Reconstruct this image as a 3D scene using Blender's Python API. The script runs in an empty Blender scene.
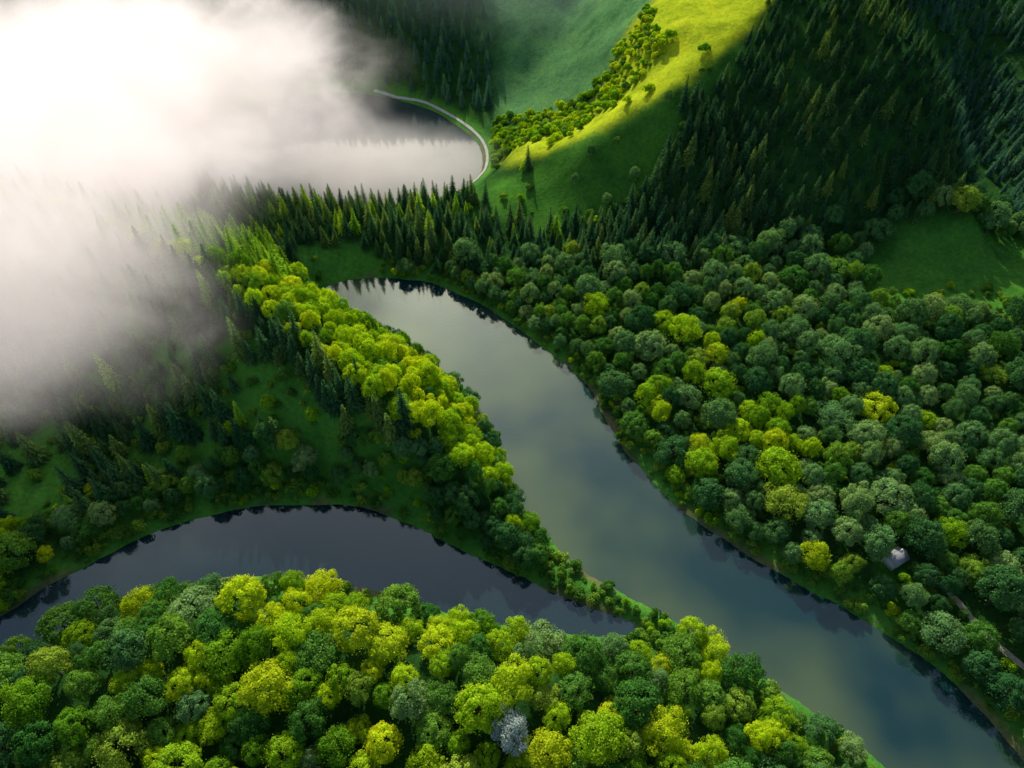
import bpy, math, random
import numpy as np
from mathutils import Vector
random.seed(7); RNG=np.random.default_rng(11)
scene=bpy.context.scene
scene.view_settings.view_transform='Standard'
scene.view_settings.look='None'
scene.view_settings.exposure=0
COL=scene.collection

# ---------------------------------------------------------------- helpers
def vnoise(x,y,s=0):
    xi=np.floor(x);yi=np.floor(y);fx=x-xi;fy=y-yi
    fx=fx*fx*(3-2*fx);fy=fy*fy*(3-2*fy)
    def h(a,b):
        v=np.sin(a*127.1+b*311.7+s*74.7)*43758.5453
        return v-np.floor(v)
    return (h(xi,yi)*(1-fx)+h(xi+1,yi)*fx)*(1-fy)+(h(xi,yi+1)*(1-fx)+h(xi+1,yi+1)*fx)*fy
def fbm(x,y,s=0,o=4):
    r=0;a=.5;t=0
    for i in range(o):
        r=r+a*vnoise(x*2**i,y*2**i,s+i);t+=a;a*=.5
    return r/t
def sstep(a,b,x):
    t=np.clip((x-a)/(b-a),0,1);return t*t*(3-2*t)
def catmull(P,n=5,closed=True):
    P=np.array(P,float);m=len(P);out=[]
    rng=range(m) if closed else range(m-1)
    for i in rng:
        if closed: p0,p1,p2,p3=P[i-1],P[i],P[(i+1)%m],P[(i+2)%m]
        else: p0,p1,p2,p3=P[max(i-1,0)],P[i],P[i+1],P[min(i+2,m-1)]
        for k in range(n):
            t=k/n
            out.append(.5*((2*p1)+(-p0+p2)*t+(2*p0-5*p1+4*p2-p3)*t*t+(-p0+3*p1-3*p2+p3)*t**3))
    if not closed: out.append(P[-1])
    return np.array(out)
def sdpoly(x,y,poly):
    d=np.full(x.shape,1e9);inside=np.zeros(x.shape,bool)
    m=len(poly)
    for i in range(m):
        ax,ay=poly[i];bx,by=poly[(i+1)%m]
        ex,ey=bx-ax,by-ay
        t=np.clip(((x-ax)*ex+(y-ay)*ey)/(ex*ex+ey*ey+1e-9),0,1)
        d=np.minimum(d,np.hypot(x-ax-t*ex,y-ay-t*ey))
        c=((ay>y)!=(by>y))
        xin=ax+(y-ay)/(ey if abs(ey)>1e-9 else 1e-9)*ex
        inside^=(c&(x<xin))
    return np.where(inside,-d,d)
def ridge(x,y,pts,sl,sr,r):
    bd=np.full(x.shape,1e9);side=np.zeros(x.shape);W=0;V=0
    for (ax,ay,ah),(bx,by,bh) in zip(pts[:-1],pts[1:]):
        ex,ey=bx-ax,by-ay
        t=np.clip(((x-ax)*ex+(y-ay)*ey)/(ex*ex+ey*ey),0,1)
        d=np.hypot(x-ax-t*ex,y-ay-t*ey)
        cr=ex*(y-ay)-ey*(x-ax)
        w=(d*d+9.0)**-3
        W=W+w;V=V+w*(ah+(bh-ah)*t)
        m=d<bd;bd=np.where(m,d,bd);side=np.where(m,np.sign(cr),side)
    s=np.where(side>0,sl,sr)
    return V/W-s*(np.sqrt(bd*bd+r*r)-r),bd,side

# ---------------------------------------------------------------- layout (metres)
R1=catmull([(-66,177),(-52,184),(-28,181.5),(-7.2,168),(8.7,151.6),(22,134.9),(27.3,118),(36.2,101.3),(46.9,87.8),(61.4,76.2),
 (76.8,65.4),(90.2,53.6),(97.5,42.6),(102,32),(107,15),(111,-10),(113,-60),
 (90,-60),(86,-8),(81,18),(75,31),(68.5,39),(57,47.5),(44,58),(32,66),(21.5,71.8),(11,81),(1,98),(-5,118),(-15,134),(-28,147),(-45,159),(-62,170)])
R2=catmull([(-150,34),(-128,55),(-115.5,64.6),(-109.8,70.8),(-98.9,78.4),(-87.3,86.5),(-76.1,90.8),(-59.1,93.6),(-41.2,93.1),(-28.1,89.3),
 (-15.1,82.3),(-2.9,76.5),(8,71),(17,67),(29,62.5),(24,59.5),(11,60.5),(-2.7,62.5),(-16.6,65.5),(-26.2,69),(-38.5,72),(-50.6,73.5),
 (-67.3,74),(-80.5,71),(-92.5,66),(-101,60.5),(-112,53.5),(-124,41),(-145,22)])
LK=catmull([(-67,321),(-38,306),(-20.8,286),(-13.5,270),(-13,252),(-24,236),(-50,228),(-85,230),(-120,240),(-140,270),(-130,305),(-100,322)])
A=[(-260,210,34),(-125,168,36),(-84,149,32),(-56,128,27),(-30,109,21),(-14,98.5,14),(2,87.5,6),(14,79,2.2)]
B=[(-150,205,16),(-60,202,8),(-20,206,8),(8,226,11)]
C=[(-6,241,6),(10,238,16),(31,232,28),(58,238,43),(82,258,56),(96,270,63),(135,325,84),(205,420,110)]
D=[(96,270,63),(114,256,65),(131,230,56),(144,204,30)]
E=[(370,120,45),(330,260,86),(270,430,112)]
F=[(-420,420,100),(-260,430,88),(-100,425,74),(0,445,84),(100,520,120),(300,560,140)]
G=[(-2,332,8),(20,350,26),(60,400,58),(140,480,100)]
I=[(-130,28,8),(-100,40,9),(-60,55,10),(-20,50,10),(8,44,8),(33,33,6),(64,5,3)]
def rivers(x,y):
    w=1.6*(fbm(x/7,y/7,3,3)-.5)
    return sdpoly(x,y,R1)+w, sdpoly(x,y,R2)+w, sdpoly(x,y,LK)+w
def height(x,y,sd=None):
    if sd is None: sd=np.minimum.reduce(rivers(x,y))
    a,_,_=ridge(x,y,A,.66,.78,3.5)
    b,_,_=ridge(x,y,B,.34,.34,8)
    c,_,_=ridge(x,y,C,.28,.86,6)
    d,_,_=ridge(x,y,D,1.05,.8,7)
    e,_,_=ridge(x,y,E,.58,.58,12)
    f,_,_=ridge(x,y,F,.66,.66,12)
    g,_,_=ridge(x,y,G,.4,.42,14)
    i,_,_=ridge(x,y,I,.6,.42,7)
    base=2+np.clip(sd,0,120)*.08*sstep(-5,30,x)
    k=2.0
    s=sum(np.exp(np.clip(v,-60,300)/k) for v in (a,b,c,d,e,f,g,i,base))
    h=k*np.log(s)
    far=np.clip(np.hypot(x-30,y-200)-420,0,None)
    h=h+(fbm(x/28,y/28,5,4)-.5)*(3+h*.09)+far*.03*fbm(x/260,y/260,9,3)
    h=np.maximum(h,1)
    land=.35+h*sstep(0,15,sd)+.5*sstep(0,2.5,sd)
    return np.where(sd>0,land*sstep(-.2,.6,sd),-np.minimum(2.5,-sd*.6))

# ---------------------------------------------------------------- materials
def newmat(n):
    m=bpy.data.materials.new(n);m.use_nodes=True;nt=m.node_tree;nt.nodes.clear();return m,nt
def N(nt,t,**kw):
    n=nt.nodes.new(t)
    for k,v in kw.items():
        if k in n.inputs.keys(): n.inputs[k].default_value=v
        else: setattr(n,k,v)
    return n
def ramp(nt,cols):
    r=nt.nodes.new('ShaderNodeValToRGB')
    el=r.color_ramp.elements
    while len(el)<len(cols): el.new(.5)
    for e,(p,c) in zip(el,cols): e.position=p;e.color=(*c,1)
    return r
def leafmat(name,cols,trans=.35):
    m,nt=newmat(name);L=nt.links
    oi=N(nt,'ShaderNodeObjectInfo');at=N(nt,'ShaderNodeAttribute');at.attribute_name='tint'
    geo=N(nt,'ShaderNodeNewGeometry')
    nz=N(nt,'ShaderNodeTexNoise');nz.inputs['Scale'].default_value=.03;nz.inputs['Detail'].default_value=2
    L.new(geo.outputs['Position'],nz.inputs['Vector'])
    a=N(nt,'ShaderNodeMath',operation='MULTIPLY_ADD');L.new(nz.outputs['Fac'],a.inputs[0]);a.inputs[1].default_value=1.2;a.inputs[2].default_value=-.6
    b=N(nt,'ShaderNodeMath',operation='ADD');L.new(a.outputs[0],b.inputs[0]);L.new(oi.outputs['Random'],b.inputs[1])
    r=ramp(nt,cols);L.new(b.outputs[0],r.inputs[0])
    mul=N(nt,'ShaderNodeVectorMath',operation='SCALE');L.new(r.outputs[0],mul.inputs[0]);L.new(at.outputs['Fac'],mul.inputs['Scale'])
    d=N(nt,'ShaderNodeBsdfDiffuse');t=N(nt,'ShaderNodeBsdfTranslucent')
    L.new(mul.outputs[0],d.inputs[0])
    warm=N(nt,'ShaderNodeVectorMath',operation='MULTIPLY');L.new(mul.outputs[0],warm.inputs[0]);warm.inputs[1].default_value=(1.3,1.3,.5)
    L.new(warm.outputs[0],t.inputs[0])
    mx=N(nt,'ShaderNodeMixShader');mx.inputs[0].default_value=trans
    L.new(d.outputs[0],mx.inputs[1]);L.new(t.outputs[0],mx.inputs[2])
    o=N(nt,'ShaderNodeOutputMaterial');L.new(mx.outputs[0],o.inputs[0]);return m
M_Y=leafmat('foliage_sunlit_yellow_green',[(0,(.13,.31,.02)),(.35,(.24,.44,.02)),(.7,(.36,.54,.02)),(1,(.46,.56,.02))],.45)  # sunlight mixed into the leaf colour, for trees and shrubs on lit ground
M_L=leafmat('foliage_sunlit_lime',[(0,(.30,.50,.02)),(.5,(.42,.60,.02)),(1,(.56,.64,.02))],.5)  # brighter still: sunshine on the ridge crest put into the leaf colour
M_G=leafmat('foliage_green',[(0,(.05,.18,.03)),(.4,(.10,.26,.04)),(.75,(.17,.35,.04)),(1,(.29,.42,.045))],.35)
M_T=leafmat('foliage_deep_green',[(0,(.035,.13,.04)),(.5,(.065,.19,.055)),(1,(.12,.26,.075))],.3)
M_S=leafmat('foliage_silver',[(0,(.36,.44,.46)),(1,(.44,.52,.54))],.3)
M_P=leafmat('foliage_pale_green',[(0,(.10,.25,.085)),(.5,(.16,.32,.11)),(1,(.26,.40,.13))],.35)
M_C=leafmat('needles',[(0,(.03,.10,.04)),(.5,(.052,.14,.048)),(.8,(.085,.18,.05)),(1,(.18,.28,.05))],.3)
M_CY=leafmat('needles_sunlit',[(0,(.16,.33,.03)),(.5,(.26,.45,.03)),(1,(.36,.52,.03))],.4)  # lit copy of the needles, sun on the ridge painted into the colour
M_CF=leafmat('needles_hazy_blue_green',[(0,(.05,.15,.09)),(.5,(.07,.19,.11)),(1,(.10,.23,.12))],.3)  # lighter bluish copy for far trees, distance haze put into the colour
M_B=leafmat('shrub_leaves',[(0,(.06,.18,.03)),(.5,(.13,.28,.035)),(1,(.24,.38,.04))],.35)
def plain(name,c1,c2,scale,rough=.9):
    m,nt=newmat(name);L=nt.links
    tc=N(nt,'ShaderNodeTexCoord');nz=N(nt,'ShaderNodeTexNoise');nz.inputs['Scale'].default_value=scale;nz.inputs['Detail'].default_value=6
    L.new(tc.outputs['Object'],nz.inputs['Vector']);r=ramp(nt,[(.3,c1),(.7,c2)]);L.new(nz.outputs['Fac'],r.inputs[0])
    p=N(nt,'ShaderNodeBsdfPrincipled');p.inputs['Roughness'].default_value=rough;L.new(r.outputs[0],p.inputs['Base Color'])
    bp=N(nt,'ShaderNodeBump');bp.inputs['Strength'].default_value=.4;L.new(nz.outputs['Fac'],bp.inputs['Height']);L.new(bp.outputs[0],p.inputs['Normal'])
    o=N(nt,'ShaderNodeOutputMaterial');L.new(p.outputs[0],o.inputs[0]);return m
M_BARK=plain('bark',(.05,.035,.025),(.12,.09,.07),6)
M_DIRT=plain('track_dirt',(.18,.18,.11),(.32,.31,.21),1.5)
M_SHORE=plain('shore_gravel',(.30,.31,.27),(.45,.46,.42),1.2)
M_WALL=plain('white_render',(.5,.49,.46),(.62,.61,.58),3)
M_ROOF=plain('grey_slate',(.20,.21,.23),(.32,.33,.36),4)
M_WOOD=plain('dark_wood',(.06,.04,.03),(.11,.08,.06),5)
M_GLASS=plain('window_glass',(.02,.025,.03),(.04,.05,.06),2,.1)

# terrain material
m,nt=newmat('terrain_grass');L=nt.links
at=N(nt,'ShaderNodeAttribute');at.attribute_name='ground'
geo=N(nt,'ShaderNodeNewGeometry')
n1=N(nt,'ShaderNodeTexNoise');n1.inputs['Scale'].default_value=.09;n1.inputs['Detail'].default_value=8;n1.inputs['Roughness'].default_value=.65
n2=N(nt,'ShaderNodeTexNoise');n2.inputs['Scale'].default_value=.7;n2.inputs['Detail'].default_value=9;n2.inputs['Roughness'].default_value=.8
L.new(geo.outputs['Position'],n1.inputs['Vector']);L.new(geo.outputs['Position'],n2.inputs['Vector'])
r1=ramp(nt,[(.3,(.6,.66,.6)),(.5,(1,1,1)),(.72,(1.4,1.22,.9))]);L.new(n1.outputs['Fac'],r1.inputs[0])
r2=ramp(nt,[(.3,(.48,.55,.55)),(.5,(.95,.95,.95)),(.7,(1.35,1.28,1.1))]);L.new(n2.outputs['Fac'],r2.inputs[0])
v1=N(nt,'ShaderNodeVectorMath',operation='MULTIPLY');v2=N(nt,'ShaderNodeVectorMath',operation='MULTIPLY')
L.new(at.outputs['Color'],v1.inputs[0]);L.new(r1.outputs[0],v1.inputs[1]);L.new(v1.outputs[0],v2.inputs[0]);L.new(r2.outputs[0],v2.inputs[1])
p=N(nt,'ShaderNodeBsdfDiffuse');L.new(v2.outputs[0],p.inputs['Color'])
bp=N(nt,'ShaderNodeBump');bp.inputs['Strength'].default_value=.8;bp.inputs['Distance'].default_value=.6
L.new(n2.outputs['Fac'],bp.inputs['Height']);L.new(bp.outputs[0],p.inputs['Normal'])
o=N(nt,'ShaderNodeOutputMaterial');L.new(p.outputs[0],o.inputs[0]);M_TER=m
# water
def watermat(name,c1,c2,refl,tint,rough=.045):
    m,nt=newmat(name);L=nt.links
    geo=N(nt,'ShaderNodeNewGeometry')
    nz=N(nt,'ShaderNodeTexNoise');nz.inputs['Scale'].default_value=.018;nz.inputs['Detail'].default_value=3
    L.new(geo.outputs['Position'],nz.inputs['Vector'])
    r=ramp(nt,[(.40,c1),(.60,c2)]);L.new(nz.outputs['Fac'],r.inputs[0])
    d=N(nt,'ShaderNodeBsdfDiffuse');L.new(r.outputs[0],d.inputs[0])
    g=N(nt,'ShaderNodeBsdfGlossy');g.inputs['Roughness'].default_value=rough;g.inputs['Color'].default_value=(*tint,1)
    w=N(nt,'ShaderNodeTexNoise');w.inputs['Scale'].default_value=1.1;w.inputs['Detail'].default_value=5
    L.new(geo.outputs['Position'],w.inputs['Vector'])
    bp=N(nt,'ShaderNodeBump');bp.inputs['Strength'].default_value=.05;bp.inputs['Distance'].default_value=.2
    L.new(w.outputs['Fac'],bp.inputs['Height']);L.new(bp.outputs[0],g.inputs['Normal'])
    lw=N(nt,'ShaderNodeFresnel');lw.inputs[0].default_value=1.33
    mr=N(nt,'ShaderNodeMath',operation='ADD');L.new(lw.outputs[0],mr.inputs[0]);mr.inputs[1].default_value=refl;mr.use_clamp=True
    mx=N(nt,'ShaderNodeMixShader');L.new(mr.outputs[0],mx.inputs[0]);L.new(d.outputs[0],mx.inputs[1]);L.new(g.outputs[0],mx.inputs[2])
    o=N(nt,'ShaderNodeOutputMaterial');L.new(mx.outputs[0],o.inputs[0]);return m
M_W1=watermat('river_water_green',(.004,.028,.032),(.066,.102,.046),.065,(.80,.95,.86))
M_W2=watermat('river_water_dark',(.006,.018,.023),(.018,.036,.042),.06,(.74,.92,.94))
M_W3=watermat('lake_water_dark',(.02,.04,.04),(.05,.07,.065),.03,(.9,.95,.95),.02)

# ---------------------------------------------------------------- terrain grid
def axis(a,b,st,lo,hi):
    c=np.arange(a,b+.01,st);l=[];v=a;s=st
    while v>lo: s*=1.35;v-=s;l.append(v)
    r=[];v=c[-1];s=st
    while v<hi: s*=1.35;v+=s;r.append(v)
    return np.array(l[::-1]+list(c)+r)
xs=axis(-190,260,1.3,-2500,2500);ys=axis(-10,400,1.3,-2000,3500)
X,Y=np.meshgrid(xs,ys);X=X.ravel();Y=Y.ravel()
s1,s2,s3=rivers(X,Y);SD=np.minimum(np.minimum(s1,s2),s3)
Z=height(X,Y,SD)
nx,ny=len(xs),len(ys)
def gridfaces(mask=None):
    i=np.arange(nx*ny).reshape(ny,nx)
    q=np.stack([i[:-1,:-1],i[:-1,1:],i[1:,1:],i[1:,:-1]],-1).reshape(-1,4)
    if mask is not None: q=q[mask[q].any(axis=1)]
    return q
def meshfrom(name,V,Q,smooth=True):
    me=bpy.data.meshes.new(name);n=len(V);f=len(Q);k=Q.shape[1]
    me.vertices.add(n);me.vertices.foreach_set('co',np.asarray(V,np.float32).ravel())
    me.loops.add(f*k);me.loops.foreach_set('vertex_index',Q.astype(np.int32).ravel())
    me.polygons.add(f);me.polygons.foreach_set('loop_start',np.arange(0,f*k,k,dtype=np.int32))
    me.polygons.foreach_set('loop_total',np.full(f,k,np.int32))
    if smooth: me.polygons.foreach_set('use_smooth',np.ones(f,bool))
    me.update(calc_edges=True);me.validate();return me
def addobj(name,me,kind=None,label=None,cat=None,parent=None):
    o=bpy.data.objects.new(name,me);COL.objects.link(o)
    if kind:o['kind']=kind
    if label:o['label']=label
    if cat:o['category']=cat
    if parent:o.parent=parent
    return o
me=meshfrom('terrain',np.stack([X,Y,Z],1),gridfaces())
# ground colours
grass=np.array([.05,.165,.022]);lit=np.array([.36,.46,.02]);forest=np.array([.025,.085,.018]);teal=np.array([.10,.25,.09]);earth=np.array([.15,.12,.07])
_,cd,cs=ridge(X,Y,C,.3,.5,5);_,adT,asT=ridge(X,Y,A,.5,.5,5)
fb=fbm(X/12,Y/12,21,4)
def ell(x,y,cx,cy,rx,ry,ang=0):
    c,s=math.cos(ang),math.sin(ang);dx,dy=x-cx,y-cy
    return np.hypot((dx*c+dy*s)/rx,(-dx*s+dy*c)/ry)
def clearing(x,y):
    w=.35*(fbm(x/9,y/9,31,3)-.5)*2
    c=np.minimum.reduce([ell(x,y,-59,112,18,6.5,-.55),ell(x,y,-88,105,12,5,-.1),ell(x,y,-57,188,16,6,0),ell(x,y,-69,172,5,9,0),ell(x,y,20,219,33,15,.05),ell(x,y,46,226,14,12,.5),ell(x,y,70,242,12,6,.75),ell(x,y,154,169,42,20,.05)*.95,ell(x,y,88.5,73,5,6)])
    return c+w
clr=clearing(X,Y)
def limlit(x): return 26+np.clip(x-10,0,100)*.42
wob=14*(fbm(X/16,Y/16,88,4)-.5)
m_lit=np.where(cs>0,1-sstep(-4,10,cd-limlit(X)+10*(fb-.5)),1-sstep(1,6,cd+2*(fb-.5)))*sstep(226,236,Y)*sstep(-8,6,X+wob)  # sunlit side of the crest painted as brighter yellow grass
m_teal=(cs>0)*sstep(-14,10,X+wob*1.6+(Y-290)*.15)*sstep(-4,10,cd-limlit(X)+10*(fb-.5))*sstep(236,250,Y)  # slope beyond the crest: shade and haze painted in as teal
m_g=1-sstep(.8,1.3,clr)
col=np.tile(forest,(len(X),1))
def mixc(col,c,m): return col*(1-m[:,None])+c*m[:,None]
col=mixc(col,grass,m_g)
col=mixc(col,grass*1.25,m_g*(1-sstep(.8,1.3,ell(X,Y,154,169,42,20,.05))))
col=mixc(col,grass*1.5,m_g*(1-sstep(.8,1.4,ell(X,Y,-60,184,20,14,0))))
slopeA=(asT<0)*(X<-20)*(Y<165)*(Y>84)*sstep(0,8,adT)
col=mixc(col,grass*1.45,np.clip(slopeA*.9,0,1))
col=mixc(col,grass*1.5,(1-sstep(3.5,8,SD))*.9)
col=mixc(col,teal,np.clip(m_teal,0,1))
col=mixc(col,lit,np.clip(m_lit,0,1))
eb=np.clip((1-sstep(.6,2.2,SD))*sstep(.5,.62,fbm(X/14,Y/14,77,3))+(1-sstep(3,7,np.hypot((X-30)/.6,(Y-121)/1.6))),0,1)
col=mixc(col,earth,eb*.8)
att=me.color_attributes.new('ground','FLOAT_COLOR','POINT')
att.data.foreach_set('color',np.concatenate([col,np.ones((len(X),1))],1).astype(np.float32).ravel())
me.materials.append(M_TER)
addobj('terrain',me,'structure','forested valley hills with grass slopes')
def water(name,sd,mat,label):
    q=gridfaces(sd<1.0);used,inv=np.unique(q,return_inverse=True)
    V=np.stack([X[used],Y[used],np.zeros(len(used))],1)
    me=meshfrom(name,V,inv.reshape(q.shape));me.materials.append(mat)
    addobj(name,me,'structure',label)
water('river',s1,M_W1,'wide calm grey-green river bending through the valley')
water('river.001',s2,M_W2,'dark narrow river curving below the wooded ridge')
water('lake',s3,M_W3,'dark mountain lake with a pale curved shoreline')

# ---------------------------------------------------------------- foliage meshes
def leafquads(C,Nn,S,asp=1.0,rng=RNG):
    n=len(C);Nn=Nn/np.linalg.norm(Nn,axis=1,keepdims=True)
    r=rng.normal(size=(n,3));u=np.cross(Nn,r);u/=np.linalg.norm(u,axis=1,keepdims=True)+1e-9
    v=np.cross(Nn,u);S=S[:,None]
    bend=Nn*S*.25
    V=np.stack([C-u*S-bend,C-v*S*asp*.7,C+u*S-bend,C+v*S*asp*.7],1).reshape(-1,3)
    Q=np.arange(4*n).reshape(n,4);return V,Q
def tintattr(me,t):
    a=me.attributes.new('tint','FLOAT','POINT');a.data.foreach_set('value',np.repeat(t,4).astype(np.float32))
def broad_crown(seed,R=4.4,nl=38,nleaf=5600,rnd=False):
    g=np.random.default_rng(seed);Cs=[];Ns=[];T=[];S=[]
    sx,sy=g.uniform(.82,1.18,2);top=g.uniform(.75,1.15)
    if rnd: sx,sy=g.uniform(.88,1.12,2);top=g.uniform(.9,1.2);nl=52
    lobes=[]
    for i in range(nl):
        z=1-(i+.5)/nl*1.45;rr=math.sqrt(max(0,1-z*z));a=i*2.39996+g.uniform(-.6,.6)
        k=g.uniform(.64,.92) if rnd else g.uniform(.45,1.0)
        lobes.append((np.array([rr*math.cos(a)*R*sx*k,rr*math.sin(a)*R*sy*k,z*R*.88*top*k]),(g.uniform(.15,.27) if rnd else g.uniform(.14,.36)*(1.25-k*.35))*R))
    per=nleaf//nl
    for c,lr in lobes:
        n=int(per*(lr/((.215 if rnd else .28)*R))**2)+20
        d=g.normal(size=(n*2,3));d/=np.linalg.norm(d,axis=1,keepdims=True)
        out=c/(np.linalg.norm(c)+1e-6)
        d=d[(d@out+d[:,2]*.4)>-.3][:n]
        rad=lr*(1.1-.5*g.random(len(d))**1.2)*(1+.12*np.sin(d[:,0]*7+seed)*np.sin(d[:,1]*8+seed)*np.cos(d[:,2]*6))
        P=c+d*rad[:,None];P[:,2]+=R*.98+1.0
        nn=d+g.normal(size=d.shape)*.6+np.array([0,0,.25])
        nn=nn+out*(.7 if rnd else .3)
        Cs.append(P);Ns.append(nn)
        T.append(g.uniform(.8,1.15)*g.uniform(.72,1.28,len(d)));S.append(g.uniform(.11,.24,len(d)))
    n=420;d=g.normal(size=(n,3));d[:,2]=abs(d[:,2])-.3;d/=np.linalg.norm(d,axis=1,keepdims=True)
    P=d*np.array([R*sx,R*sy,R*.9*top])*g.uniform(.85,1.12,(n,1));P[:,2]+=R*.98+1
    Cs.append(P);Ns.append(g.normal(size=(n,3)));T.append(g.uniform(.9,1.2,n));S.append(g.uniform(.1,.2,n))
    V,Q=leafquads(np.concatenate(Cs),np.concatenate(Ns),np.concatenate(S),1.2,g)
    me=meshfrom('crown',V,Q,False);tintattr(me,np.concatenate(T));return me
def conifer_crown(seed,H=9.5,R=1.8):
    g=np.random.default_rng(seed);Cs=[];Ns=[];T=[];S=[]
    nw=20
    for w in range(nw):
        f=w/(nw-1);z=.8+f*(H-1.0);r=R*(1-f)**.8*g.uniform(.78,1.14)+.14
        nb=int(9*(1-f)+4);a0=g.uniform(0,6.28)
        for b in range(nb):
            a=a0+b*6.283/nb+g.uniform(-.25,.25);rb=r*g.uniform(.7,1.14);m=max(2,int(rb*3.6))
            tb=g.uniform(.75,1.25)
            for j in range(m):
                q=(j+.7)/m;rad=rb*q
                for side in (-1,1):
                    off=.16*side*(1.2-q)*rb*.6
                    Cs.append((rad*math.cos(a)-off*math.sin(a),rad*math.sin(a)+off*math.cos(a),z-.42*rad*q+g.uniform(-.08,.08)))
                    Ns.append((math.cos(a)*.35+g.normal()*.3-side*math.sin(a)*.3,math.sin(a)*.35+g.normal()*.3+side*math.cos(a)*.3,1))
                    T.append(tb*(.7+.6*q)*g.uniform(.8,1.2));S.append(g.uniform(.2,.36)*(1-.35*f))
    V,Q=leafquads(np.array(Cs),np.array(Ns),np.array(S),.9,g)
    me=meshfrom('crown',V,Q,False);tintattr(me,np.array(T));return me
def tube(P,rad,k=7):
    V=[];Q=[];P=[Vector(p) for p in P]
    for i,(p,r) in enumerate(zip(P,rad)):
        d=(P[min(i+1,len(P)-1)]-P[max(i-1,0)]).normalized();u=d.orthogonal().normalized();v=d.cross(u)
        for j in range(k):
            a=j/k*6.283;V.append(p+(u*math.cos(a)+v*math.sin(a))*r)
    for i in range(len(P)-1):
        for j in range(k): Q.append((i*k+j,i*k+(j+1)%k,(i+1)*k+(j+1)%k,(i+1)*k+j))
    return V,Q
def trunkmesh(con,seed):
    g=random.Random(seed);V=[];Q=[]
    def add(P,r):
        v,q=tube(P,r);b=len(V);V.extend(v);Q.extend([tuple(i+b for i in f) for f in q])
    if con: add([(0,0,-.8),(0,0,.4),(.03,0,5),(0,0,8.6)],[.3,.2,.12,.03])
    else:
        add([(0,0,-1),(0,0,.4),(.1,.05,2.5),(.05,.1,5),(0,0,7)],[.5,.34,.27,.18,.06])
        for i in range(6):
            a=i*1.05+g.uniform(-.3,.3);z=1.9+i*.45;l=g.uniform(2,2.9)
            add([(0.05,.05,z),(math.cos(a)*l*.5,math.sin(a)*l*.5,z+l*.45),(math.cos(a)*l,math.sin(a)*l,z+l*.95)],[.15,.1,.03])
    me=meshfrom('trunk',np.array([tuple(v) for v in V]),np.array(Q));me.materials.append(M_BARK);return me
def bushmesh(seed):
    g=np.random.default_rng(seed);Cs=[];Ns=[];T=[]
    for i in range(7):
        c=np.array([g.uniform(-.8,.8),g.uniform(-.8,.8),g.uniform(.3,.9)]);lr=g.uniform(.5,.85)
        d=g.normal(size=(110,3));d[:,2]=abs(d[:,2]);d/=np.linalg.norm(d,axis=1,keepdims=True)
        Cs.append(c+d*lr);Ns.append(d+g.normal(size=d.shape)*.5);T.append(g.uniform(.75,1.2)*g.uniform(.7,1.3,110))
    Cs=np.concatenate(Cs);V,Q=leafquads(Cs,np.concatenate(Ns),g.uniform(.1,.2,len(Cs)),1.2,g)
    me=meshfrom('shrub',V,Q,False);tintattr(me,np.concatenate(T));return me
NB,NC=8,4
bc=[broad_crown(100+i) for i in range(4)]+[broad_crown(150+i,rnd=True) for i in range(4)]
pal=[M_Y,M_G,M_T,M_S,M_P,M_L]
BM=[]
for pi,pm in enumerate(pal):
    row=[]
    for b in bc:
        q=b.copy();q.materials.append(pm);row.append(q)
    BM.append(row)
CM=[]
for i in range(NC):
    c=conifer_crown(200+i,9.5*(.9+.07*i),1.75+.14*i);CM.append(c)
CM2=[c.copy() for c in CM];CM3=[c.copy() for c in CM]
for c in CM:c.materials.append(M_C)
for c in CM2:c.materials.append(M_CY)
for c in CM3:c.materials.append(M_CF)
CM=CM+CM2+CM3
TB=[trunkmesh(False,i) for i in range(2)];TC=trunkmesh(True,9)

# ---------------------------------------------------------------- camera
PITCH=48;H=150
cam=bpy.data.cameras.new('camera');cam.lens=24.0;cam.sensor_width=36;cam.clip_start=1;cam.clip_end=8000
co=bpy.data.objects.new('camera',cam);COL.objects.link(co);co.location=(0,0,H);co.rotation_euler=(math.radians(90-PITCH),0,0);scene.camera=co
sp,cp=math.sin(math.radians(PITCH)),math.cos(math.radians(PITCH))
def inview(x,y,z,mg):
    dz=z-H;dep=y*cp-dz*sp;up=y*sp+dz*cp
    return (dep>1)&(abs(x)<dep*.75+mg)&(abs(up)<dep*.5625+mg),np.sqrt(x*x+y*y+dz*dz)

# ---------------------------------------------------------------- planting
def scatter(n,x0,x1,y0,y1,mind,okf,seed):
    g=np.random.default_rng(seed)
    px=g.uniform(x0,x1,n);py=g.uniform(y0,y1,n)
    ok=okf(px,py);px=px[ok];py=py[ok]
    md=mind(px,py);grid={};out=[]
    cell=9.0
    for i in range(len(px)):
        gx,gy=int(px[i]//cell),int(py[i]//cell);good=True
        for a in (-1,0,1):
            for b in (-1,0,1):
                for (qx,qy,qd) in grid.get((gx+a,gy+b),()):
                    if (qx-px[i])**2+(qy-py[i])**2<(.5*(md[i]+qd))**2: good=False;break
                if not good:break
            if not good:break
        if good:
            grid.setdefault((gx,gy),[]).append((px[i],py[i],md[i]));out.append((px[i],py[i],md[i]))
    return np.array(out)
def info(x,y):
    a1,a2,a3=rivers(x,y);sd=np.minimum(np.minimum(a1,a2),a3)
    _,ad,as_=ridge(x,y,A,.5,.5,5);_,cd,cs=ridge(x,y,C,.5,.5,5);_,dd,_=ridge(x,y,D,.5,.5,5)
    return a1,a2,sd,ad,as_,cd,cs,dd
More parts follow.
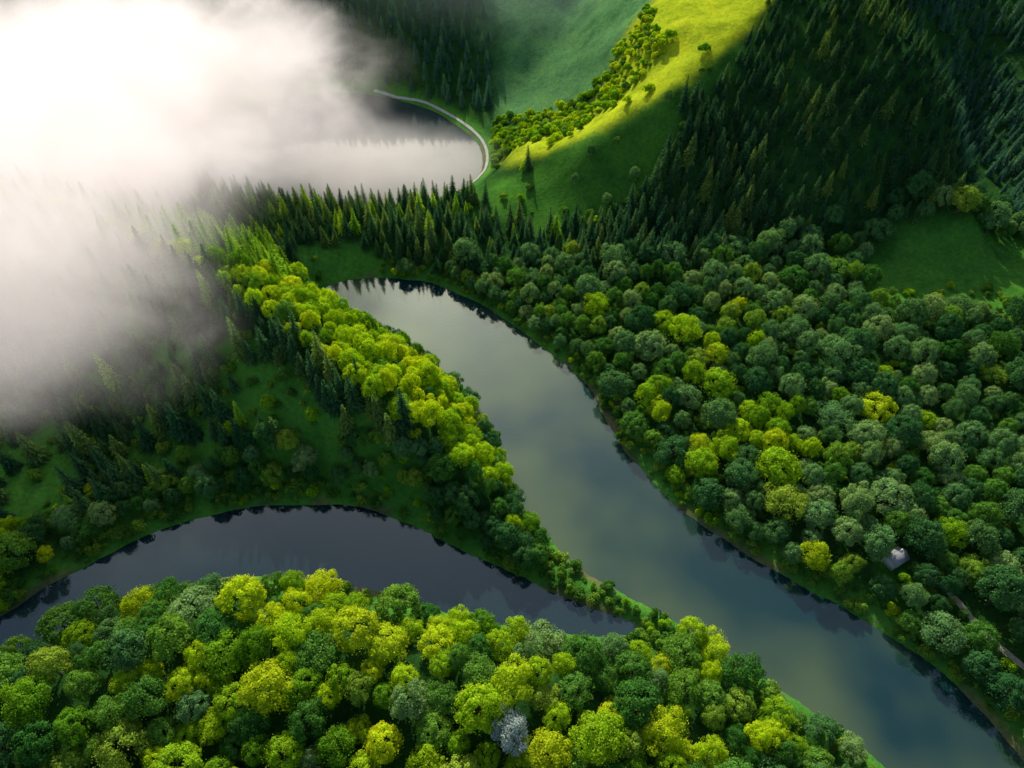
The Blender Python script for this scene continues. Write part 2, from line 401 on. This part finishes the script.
def nograss(x,y,cd,cs):
    g=clearing(x,y)>1.0
    litz=(y>226)&(x>-10)&(((cs>0)&(cd<95)))
    crest=(cd<7)&(y>222)&(x<90)
    wb=14*(fbm(x/16,y/16,88,4)-.5)
    tealz=(x+wb*1.6+(y-290)*.15>-4)&(x<260)&(y>240)&(cs>0)
    shore=(x>-32)&(x<6)&(y>222)&(y<300)
    return g&~litz&~crest&~tealz&~shore
def conmask(x,y):
    a1,a2,sd,ad,as_,cd,cs,dd=info(x,y);w=12*(fbm(x/15,y/15,41,3)-.5)
    r=np.random.default_rng(31).random(len(x))
    w=w+9*(r-.5)
    c=(y+w>183)&(x<25)
    c|=(y+w>182+np.clip(x-80,0,20)*.45)&(x>=25)
    c|=(as_<0)&(ad>2+w*.2)&(x<-16)&(y>86)&(a2>11+w*.3)
    c|=(as_>0)&(x<-62)&(y>150)
    return c
def okcon(x,y):
    a1,a2,sd,ad,as_,cd,cs,dd=info(x,y);z=height(x,y,sd);v,_=inview(x,y,z,25)
    g=np.random.default_rng(77).random(len(x))
    dens=np.where((as_<0)&(y<175)&(x<-16),np.clip(sstep(.40,.56,fbm(x/12,y/12,91,3))*.6+(ad<11)*.5,0,1),1.0)
    val=(x>150+np.clip(y-205,0,60)*.0)&(y>195)
    dens=np.where(val,sstep(.36,.52,fbm(x/14,y/14,95,3)),dens)
    foot=ell(x,y,168,222,8,32,-.25)<1
    return v&(sd>4.5)&conmask(x,y)&nograss(x,y,cd,cs)&(g<dens+.05)&~foot
def okbr(x,y):
    a1,a2,sd,ad,as_,cd,cs,dd=info(x,y);z=height(x,y,sd);v,_=inview(x,y,z,25)
    c=conmask(x,y)
    tr=(y-66)+(x-99)*1.4
    track=(tr>-9)&(tr<4)&(x>97)&(x<125)
    strip=(a1<2.4)|(a2<2.4)
    bankstrip=(a2<4.5)&(as_<0)&(x<-20)&(y>64)
    other=(x>15)|(y<75)
    return v&~strip&~bankstrip&((sd>3.2)|~other)&~c&nograss(x,y,cd,cs)&~track&~((a1<8)&(a2<8)&(x>9))
con=scatter(130000,-330,360,85,470,lambda x,y:np.where(y>300,3.8,np.where(x>60,2.8,2.8))*np.random.default_rng(5).uniform(.85,1.35,len(x)),okcon,1)
def bmd(x,y):
    u=np.random.default_rng(6).uniform(0,1,len(x))
    onA=(x<16)&(y>76)&(y<185)
    rt=(~onA)&((x>60)|(y>75))
    return np.where(onA,2.3+1.9*u,np.where(rt,3.6+3.7*u**1.3,3.3+4.1*u))
bro=scatter(90000,-190,230,-10,240,bmd,okbr,2)
lone=np.array([(43,214,3),(33,208,2.6),(-57,117,3),(-62,112,2.6),(-50,108,2.6),(22,216,2.2),(54,230,2.6),(28,222,2.4),(-72,108,2.6),(-84,104,2.4)])
bro=np.concatenate([bro,lone])
def prep(P,con):
    x,y,md=P.T;sd=np.minimum.reduce(rivers(x,y));z=height(x,y,sd)
    g=np.random.default_rng(3 if con else 4);n=len(x)
    if con: s=g.uniform(.6,1.18,n)*np.where((x<-6)&(y<178),1.12,np.where((x>25)&(x<90)&(y<225),1.15,np.where(x>50,.85,.95)));sc=np.stack([s*g.uniform(.9,1.2,n)]*2+[s],1)
    else:
        onA=(x<16)&(y>76)&(y<185);rt=(~onA)&((x>60)|(y>75))
        s=md/7.2*np.where(rt,g.uniform(.95,1.14,n),np.where(onA,g.uniform(1.1,1.35,n),g.uniform(1.02,1.26,n)));sc=np.stack([s,s*g.uniform(.86,1.14,n),s**.6*g.uniform(.7,1.25,n)],1)
    rot=np.stack([g.uniform(-.07,.07,n),g.uniform(-.07,.07,n),g.uniform(0,6.28,n)],1)
    v,d=inview(x,y,z+5,4);size=np.where(v,s/d,0)
    return x,y,z-.15,sc,rot,size
def palette(x,y):  # palettes follow the sun: brighter leaf colours on lit ridge, darker in shade
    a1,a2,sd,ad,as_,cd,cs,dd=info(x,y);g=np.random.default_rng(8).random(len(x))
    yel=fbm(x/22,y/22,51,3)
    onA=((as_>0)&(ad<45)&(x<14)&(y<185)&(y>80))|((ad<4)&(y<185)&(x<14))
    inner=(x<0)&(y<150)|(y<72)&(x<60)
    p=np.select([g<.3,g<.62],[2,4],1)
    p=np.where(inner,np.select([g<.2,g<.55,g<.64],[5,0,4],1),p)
    p=np.where(inner&((y<30)|((x<-70)&(y<62))),np.select([g<.22,g<.58],[0,2],1),p)  # foreground takes darker leaf colours in place of slope shade
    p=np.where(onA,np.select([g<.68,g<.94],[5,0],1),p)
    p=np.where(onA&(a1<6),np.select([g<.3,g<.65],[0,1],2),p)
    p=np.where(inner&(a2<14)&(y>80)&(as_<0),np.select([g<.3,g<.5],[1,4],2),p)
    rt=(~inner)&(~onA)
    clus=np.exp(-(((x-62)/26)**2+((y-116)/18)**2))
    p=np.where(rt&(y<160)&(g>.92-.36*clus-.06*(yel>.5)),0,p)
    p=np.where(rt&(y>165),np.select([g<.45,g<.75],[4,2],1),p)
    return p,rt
def gnforest(name,idx,x,y,z,sc,rot,coll,label,cat):
    me=bpy.data.meshes.new(name);me.vertices.add(len(x));me.vertices.foreach_set('co',np.stack([x,y,z],1).astype(np.float32).ravel())
    a=me.attributes.new('scl','FLOAT_VECTOR','POINT');a.data.foreach_set('vector',sc.astype(np.float32).ravel())
    a=me.attributes.new('rot','FLOAT_VECTOR','POINT');a.data.foreach_set('vector',rot.astype(np.float32).ravel())
    a=me.attributes.new('idx','INT','POINT');a.data.foreach_set('value',idx.astype(np.int32))
    o=addobj(name,me,'stuff',label,cat)
    ng=bpy.data.node_groups.new(name+'_scatter','GeometryNodeTree')
    ng.interface.new_socket('Geometry',in_out='INPUT',socket_type='NodeSocketGeometry')
    ng.interface.new_socket('Geometry',in_out='OUTPUT',socket_type='NodeSocketGeometry')
    gi=ng.nodes.new('NodeGroupInput');go=ng.nodes.new('NodeGroupOutput')
    ci=ng.nodes.new('GeometryNodeCollectionInfo');ci.inputs['Collection'].default_value=coll
    ci.inputs['Separate Children'].default_value=True;ci.inputs['Reset Children'].default_value=True
    ip=ng.nodes.new('GeometryNodeInstanceOnPoints');ip.inputs['Pick Instance'].default_value=True
    def na(nm,t):
        q=ng.nodes.new('GeometryNodeInputNamedAttribute');q.data_type=t;q.inputs['Name'].default_value=nm;return q.outputs[0]
    l=ng.links
    l.new(gi.outputs[0],ip.inputs['Points']);l.new(ci.outputs[0],ip.inputs['Instance'])
    l.new(na('idx','INT'),ip.inputs['Instance Index']);l.new(na('rot','FLOAT_VECTOR'),ip.inputs['Rotation']);l.new(na('scl','FLOAT_VECTOR'),ip.inputs['Scale'])
    l.new(ip.outputs[0],go.inputs[0])
    md=o.modifiers.new('scatter','NODES');md.node_group=ng;return o
def srccoll(name,meshes):
    c=bpy.data.collections.new(name)
    for i,me in enumerate(meshes):
        o=bpy.data.objects.new('%s_%02d'%(name,i),me);c.objects.link(o)
    return c
def planttree(name,x,y,z,sc,rot,cm,tm,label,cat,group):
    e=bpy.data.objects.new(name,None);e.empty_display_size=.5;COL.objects.link(e)
    e.location=(x,y,z);e.scale=sc;e.rotation_euler=rot
    e['label']=label;e['category']=cat;e['group']=group
    for nm,me in (('trunk',tm),('crown',cm)):
        o=bpy.data.objects.new(nm,me);COL.objects.link(o);o.parent=e
# conifers
x,y,z,sc,rot,size=prep(con,True);order=np.argsort(-size);ind=order[:300];rest=order[300:]
vi=np.random.default_rng(12).integers(0,NC,len(x))
_,_,_,ad,as_,_,_,_=info(x,y);gg=np.random.default_rng(14).random(len(x))
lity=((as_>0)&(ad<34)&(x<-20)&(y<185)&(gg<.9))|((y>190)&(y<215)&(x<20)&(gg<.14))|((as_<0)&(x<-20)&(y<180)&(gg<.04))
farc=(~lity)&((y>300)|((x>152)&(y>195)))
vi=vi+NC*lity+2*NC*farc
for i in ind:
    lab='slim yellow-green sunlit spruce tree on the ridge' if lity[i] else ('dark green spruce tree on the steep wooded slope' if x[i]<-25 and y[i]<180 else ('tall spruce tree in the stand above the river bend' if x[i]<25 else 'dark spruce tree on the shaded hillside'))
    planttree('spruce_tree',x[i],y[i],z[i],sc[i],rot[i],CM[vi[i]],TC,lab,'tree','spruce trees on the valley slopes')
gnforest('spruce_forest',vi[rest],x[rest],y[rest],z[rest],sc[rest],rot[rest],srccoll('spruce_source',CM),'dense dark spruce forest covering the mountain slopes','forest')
ncon=len(x)
# broadleaf
x,y,z,sc,rot,size=prep(bro,False);pp,rt=palette(x,y);gg=np.random.default_rng(13)
vi=np.where(rt,np.where(gg.random(len(x))<.65,gg.integers(4,8,len(x)),gg.integers(0,4,len(x))),gg.integers(0,NB,len(x)))
k=np.argmin(np.hypot(x+4.5,y-37)+50*(abs(sc[:,0]-.78)>.12));pp[k]=3;vi[k]=1;sc[k,2]=1.05
order=np.argsort(-size);ind=order[:300];rest=order[300:]
labs=['bright yellow-green rounded broadleaf tree on the sunlit wooded bank','green rounded broadleaf tree in the valley wood','deep green shaded broadleaf tree in the valley wood','pale silver-leaved tree among green trees','pale green rounded broadleaf tree in the wood','glowing lime-green broadleaf tree on the sunlit ridge']
for i in ind:
    planttree('broadleaf_tree',x[i],y[i],z[i],sc[i],rot[i],BM[pp[i]][vi[i]],TB[i%2],labs[pp[i]],'tree','broadleaf trees in the valley')
gnforest('broadleaf_forest',pp[rest]*NB+vi[rest],x[rest],y[rest],z[rest],sc[rest],rot[rest],srccoll('broadleaf_source',[m for r in BM for m in r]),'dense rounded broadleaf forest on the valley floor','forest')
print('TREES',ncon,len(x))
# shrubs
def okb(x,y):
    a1,a2,sd,ad,as_,cd,cs,dd=info(x,y);z=height(x,y,sd);v,_=inview(x,y,z,10)
    g=np.random.default_rng(9).random(len(x))
    bank=(sd>.7)&(sd<5)&(y<200)&(g<.22+.7*(fbm(x/9,y/9,55,2)>.46))&(clearing(x,y)>1)
    strip=(sd>.6)&(a1<8)&(a2<9)
    n=fbm(x/10,y/10,61,2)
    shr=(cs>0)&(cd>9+12*n)&(cd<42+10*n)&(x>-8)&(x<50+12*n)&(y>238)&((n>.22)|(g<.2))
    edge=(cs>0)&(cd>2)&(cd<40)&(x>-8)&(x<50)&(y>236)&(g<.05)
    fl=(clearing(x,y)<1.2)&(g<.02)&(x<110)
    sl=(as_<0)&(x<-20)&(y>86)&(y<165)&(a2>4)&(g<.06)
    under=(y<165)&(y>20)&(x>10)&(sd>5)&(g<.10)
    return v&(sd>.6)&(bank|strip|shr|fl|under|edge|sl)
bu=scatter(70000,-180,230,0,300,lambda x,y:np.random.default_rng(15).uniform(1.2,2.4,len(x)),okb,3)
bx,by,bd=bu.T;bz=height(bx,by);g=np.random.default_rng(16);n=len(bx)
s=g.uniform(.55,1.5,n)*np.where(by>230,1.2,1);bsc=np.stack([s,s,s*g.uniform(.8,1.5,n)],1);brot=np.stack([0*s,0*s,g.uniform(0,6.28,n)],1)
bm0=[bushmesh(300+i) for i in range(3)];bm1=[b.copy() for b in bm0]
for b in bm0:b.materials.append(M_B)
for b in bm1:b.materials.append(M_Y)
gnforest('riverside_shrubs',g.integers(0,3,n)+3*(((by>230)&(g.random(n)<.8))|(g.random(n)<.15)),bx,by,bz-.1,bsc,brot,srccoll('shrub_source',bm0+bm1),'low green shrubs along the river banks and slopes','shrubs')

# ---------------------------------------------------------------- paths
def ribbon(name,pts,w,mat,label,off=.12):
    P=catmull(pts,8,False);V=[];n=len(P)
    for i in range(n):
        t=P[min(i+1,n-1)]-P[max(i-1,0)];t/=np.hypot(*t);nn=np.array([-t[1],t[0]])
        ww=w*(.85+.3*random.random())
        for s in (-.5,-.17,.17,.5): V.append(P[i]+nn*s*ww)
    V=np.array(V);zz=height(V[:,0],V[:,1])
    V=np.concatenate([V,(np.maximum(zz,.1)+off)[:,None]],1)
    Q=np.array([(i*4+j,i*4+j+1,(i+1)*4+j+1,(i+1)*4+j) for i in range(n-1) for j in range(3)])
    me=meshfrom(name,V,Q);me.materials.append(mat);addobj(name,me,'structure',label)
ribbon('track',[(93,74),(97,70),(99.5,66),(102.5,60),(107,53),(113,46),(120,38)],1.4,M_DIRT,'pale dirt track leading to a small house')
ribbon('lake_path',[(-66,322.5),(-52,316),(-37,308),(-19.5,288),(-11.5,271),(-11,253),(-18,240)],1.2,M_SHORE,'pale gravel path curving along the lake shore',.2)

# ---------------------------------------------------------------- house
def boxm(name,cx,cy,cz,sx,sy,sz,mat):
    V=np.array([(cx+a*sx/2,cy+b*sy/2,cz+c*sz/2) for a in (-1,1) for b in (-1,1) for c in (-1,1)])
    Q=np.array([(0,1,3,2),(4,6,7,5),(0,4,5,1),(2,3,7,6),(0,2,6,4),(1,5,7,3)])
    me=meshfrom(name,V,Q,False);me.materials.append(mat);return me
hx,hy=88.5,75.5;hz=float(height(np.array([hx*1.]),np.array([hy*1.]))[0])
e=bpy.data.objects.new('house',None);COL.objects.link(e);e.location=(hx,hy,hz-.1);e.rotation_euler=(0,0,.5);e.scale=(.66,.66,.72)
e['label']='small white cottage with grey slate roof among the trees';e['category']='house'
addobj('wall',boxm('wall',0,0,1.3,6.4,4.6,3.4,M_WALL),parent=e)
V=[];
for sx in (-3.6,3.6):
    V+=[(sx,-2.75,2.85),(sx,-2.75,3.0),(sx,0,4.9),(sx,2.75,3.0),(sx,2.75,2.85),(sx,0,4.7)]
Q4=[(0,1,7,6),(1,2,8,7),(2,3,9,8),(3,4,10,9),(4,5,11,10),(5,0,6,11),(0,5,2,1),(5,4,3,2),(6,7,8,11),(11,8,9,10)]
rm=meshfrom('roof',np.array(V),np.array(Q4),False);rm.materials.append(M_ROOF);roof=addobj('roof',rm,parent=e)
gm=bpy.data.meshes.new('gable');gm.from_pydata([(-3.19,-2.28,3.0),(-3.19,2.28,3.0),(-3.19,0,4.62),(3.19,-2.28,3.0),(3.19,2.28,3.0),(3.19,0,4.62)],[],[(0,1,2),(3,5,4)]);gm.materials.append(M_WALL);addobj('gable',gm,parent=e)
addobj('chimney',boxm('chimney',1.8,.5,4.9,.7,.7,1.6,M_WALL),parent=roof)
addobj('door',boxm('door',0,-2.33,1.1,.95,.08,2.05,M_WOOD),parent=e)
for wx in (-2,2): addobj('window',boxm('window',wx,-2.33,1.6,1.0,.07,1.1,M_GLASS),parent=e)

# ---------------------------------------------------------------- fog
def fog(loc,rad,dens,emi,seed,ns=2.2,amp=2.7,bias=-.05,rotz=0,colr=(1,.87,.80),fm=1.5,fade=.35,name='fog',label='bank of soft white morning mist drifting over the ridge'):
    import bmesh
    bm=bmesh.new();bmesh.ops.create_icosphere(bm,subdivisions=3,radius=1.0);me=bpy.data.meshes.new('fog');bm.to_mesh(me);bm.free()
    o=addobj(name,me,'stuff',label,'fog')
    o.location=loc;o.scale=rad;o.rotation_euler=(0,0,rotz)
    m,nt=newmat('mist');L=nt.links
    tc=N(nt,'ShaderNodeTexCoord');ln=N(nt,'ShaderNodeVectorMath',operation='LENGTH');L.new(tc.outputs['Object'],ln.inputs[0])
    geo=N(nt,'ShaderNodeNewGeometry')
    mp=N(nt,'ShaderNodeMapping');mp.inputs['Scale'].default_value=(1/60,1/60,1/45);mp.inputs['Location'].default_value=(seed,seed*.7,0)
    L.new(geo.outputs['Position'],mp.inputs[0])
    nz=N(nt,'ShaderNodeTexNoise');nz.inputs['Scale'].default_value=ns;nz.inputs['Detail'].default_value=6;nz.inputs['Roughness'].default_value=.6;nz.inputs['Distortion'].default_value=.5
    L.new(mp.outputs[0],nz.inputs['Vector'])
    a=N(nt,'ShaderNodeMath',operation='MULTIPLY_ADD');L.new(ln.outputs['Value'],a.inputs[0]);a.inputs[1].default_value=-2.0;a.inputs[2].default_value=2.0+bias-amp*.5
    b=N(nt,'ShaderNodeMath',operation='MULTIPLY_ADD');L.new(nz.outputs['Fac'],b.inputs[0]);b.inputs[1].default_value=amp;L.new(a.outputs[0],b.inputs[2])
    mr=N(nt,'ShaderNodeMapRange');mr.interpolation_type='SMOOTHSTEP';L.new(b.outputs[0],mr.inputs['Value']);mr.inputs['From Max'].default_value=fm;mr.inputs['To Max'].default_value=dens
    ed=N(nt,'ShaderNodeMapRange');ed.interpolation_type='SMOOTHSTEP';L.new(ln.outputs['Value'],ed.inputs['Value'])
    ed.inputs['From Min'].default_value=1-fade;ed.inputs['From Max'].default_value=.98;ed.inputs['To Min'].default_value=1;ed.inputs['To Max'].default_value=0
    dm=N(nt,'ShaderNodeMath',operation='MULTIPLY');L.new(mr.outputs[0],dm.inputs[0]);L.new(ed.outputs[0],dm.inputs[1])
    vs=N(nt,'ShaderNodeVolumeScatter');vs.inputs['Color'].default_value=(.95,.95,.95,1);vs.inputs['Anisotropy'].default_value=.2
    L.new(dm.outputs[0],vs.inputs['Density'])
    em=N(nt,'ShaderNodeEmission');em.inputs['Color'].default_value=(*colr,1)  # mist glows by itself, added brightness in place of multiple scattering
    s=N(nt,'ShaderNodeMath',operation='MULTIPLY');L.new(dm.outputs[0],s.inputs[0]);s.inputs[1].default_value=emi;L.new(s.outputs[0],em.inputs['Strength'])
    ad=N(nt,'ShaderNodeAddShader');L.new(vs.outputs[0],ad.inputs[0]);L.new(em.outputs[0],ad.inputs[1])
    ou=N(nt,'ShaderNodeOutputMaterial');L.new(ad.outputs[0],ou.inputs['Volume']);me.materials.append(m)
    m.cycles.volume_step_rate=.8
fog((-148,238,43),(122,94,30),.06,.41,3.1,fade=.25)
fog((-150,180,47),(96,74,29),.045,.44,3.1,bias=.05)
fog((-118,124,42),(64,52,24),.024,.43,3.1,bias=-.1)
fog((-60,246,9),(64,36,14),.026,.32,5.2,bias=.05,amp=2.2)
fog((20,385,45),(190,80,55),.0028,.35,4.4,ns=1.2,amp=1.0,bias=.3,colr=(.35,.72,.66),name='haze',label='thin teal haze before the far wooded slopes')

# ---------------------------------------------------------------- light
EL,AZ=34.6,-9
w=bpy.data.worlds.new('World');scene.world=w;w.use_nodes=True;nt=w.node_tree
bg=nt.nodes.get('Background') or nt.nodes.new('ShaderNodeBackground')
sky=nt.nodes.new('ShaderNodeTexSky');sky.sky_type='NISHITA';sky.sun_disc=False
sky.sun_elevation=math.radians(EL);sky.sun_rotation=math.radians(AZ);sky.air_density=1;sky.dust_density=2.5
nt.links.new(sky.outputs[0],bg.inputs[0]);bg.inputs[1].default_value=.145
sl=bpy.data.lights.new('sun','SUN');sl.energy=5;sl.angle=math.radians(.5);sl.color=(1,.91,.74)
so=bpy.data.objects.new('sun',sl);COL.objects.link(so)
S=Vector((math.sin(math.radians(AZ))*math.cos(math.radians(EL)),math.cos(math.radians(AZ))*math.cos(math.radians(EL)),math.sin(math.radians(EL))))
so.rotation_euler=S.to_track_quat('Z','Y').to_euler();so.location=S*500
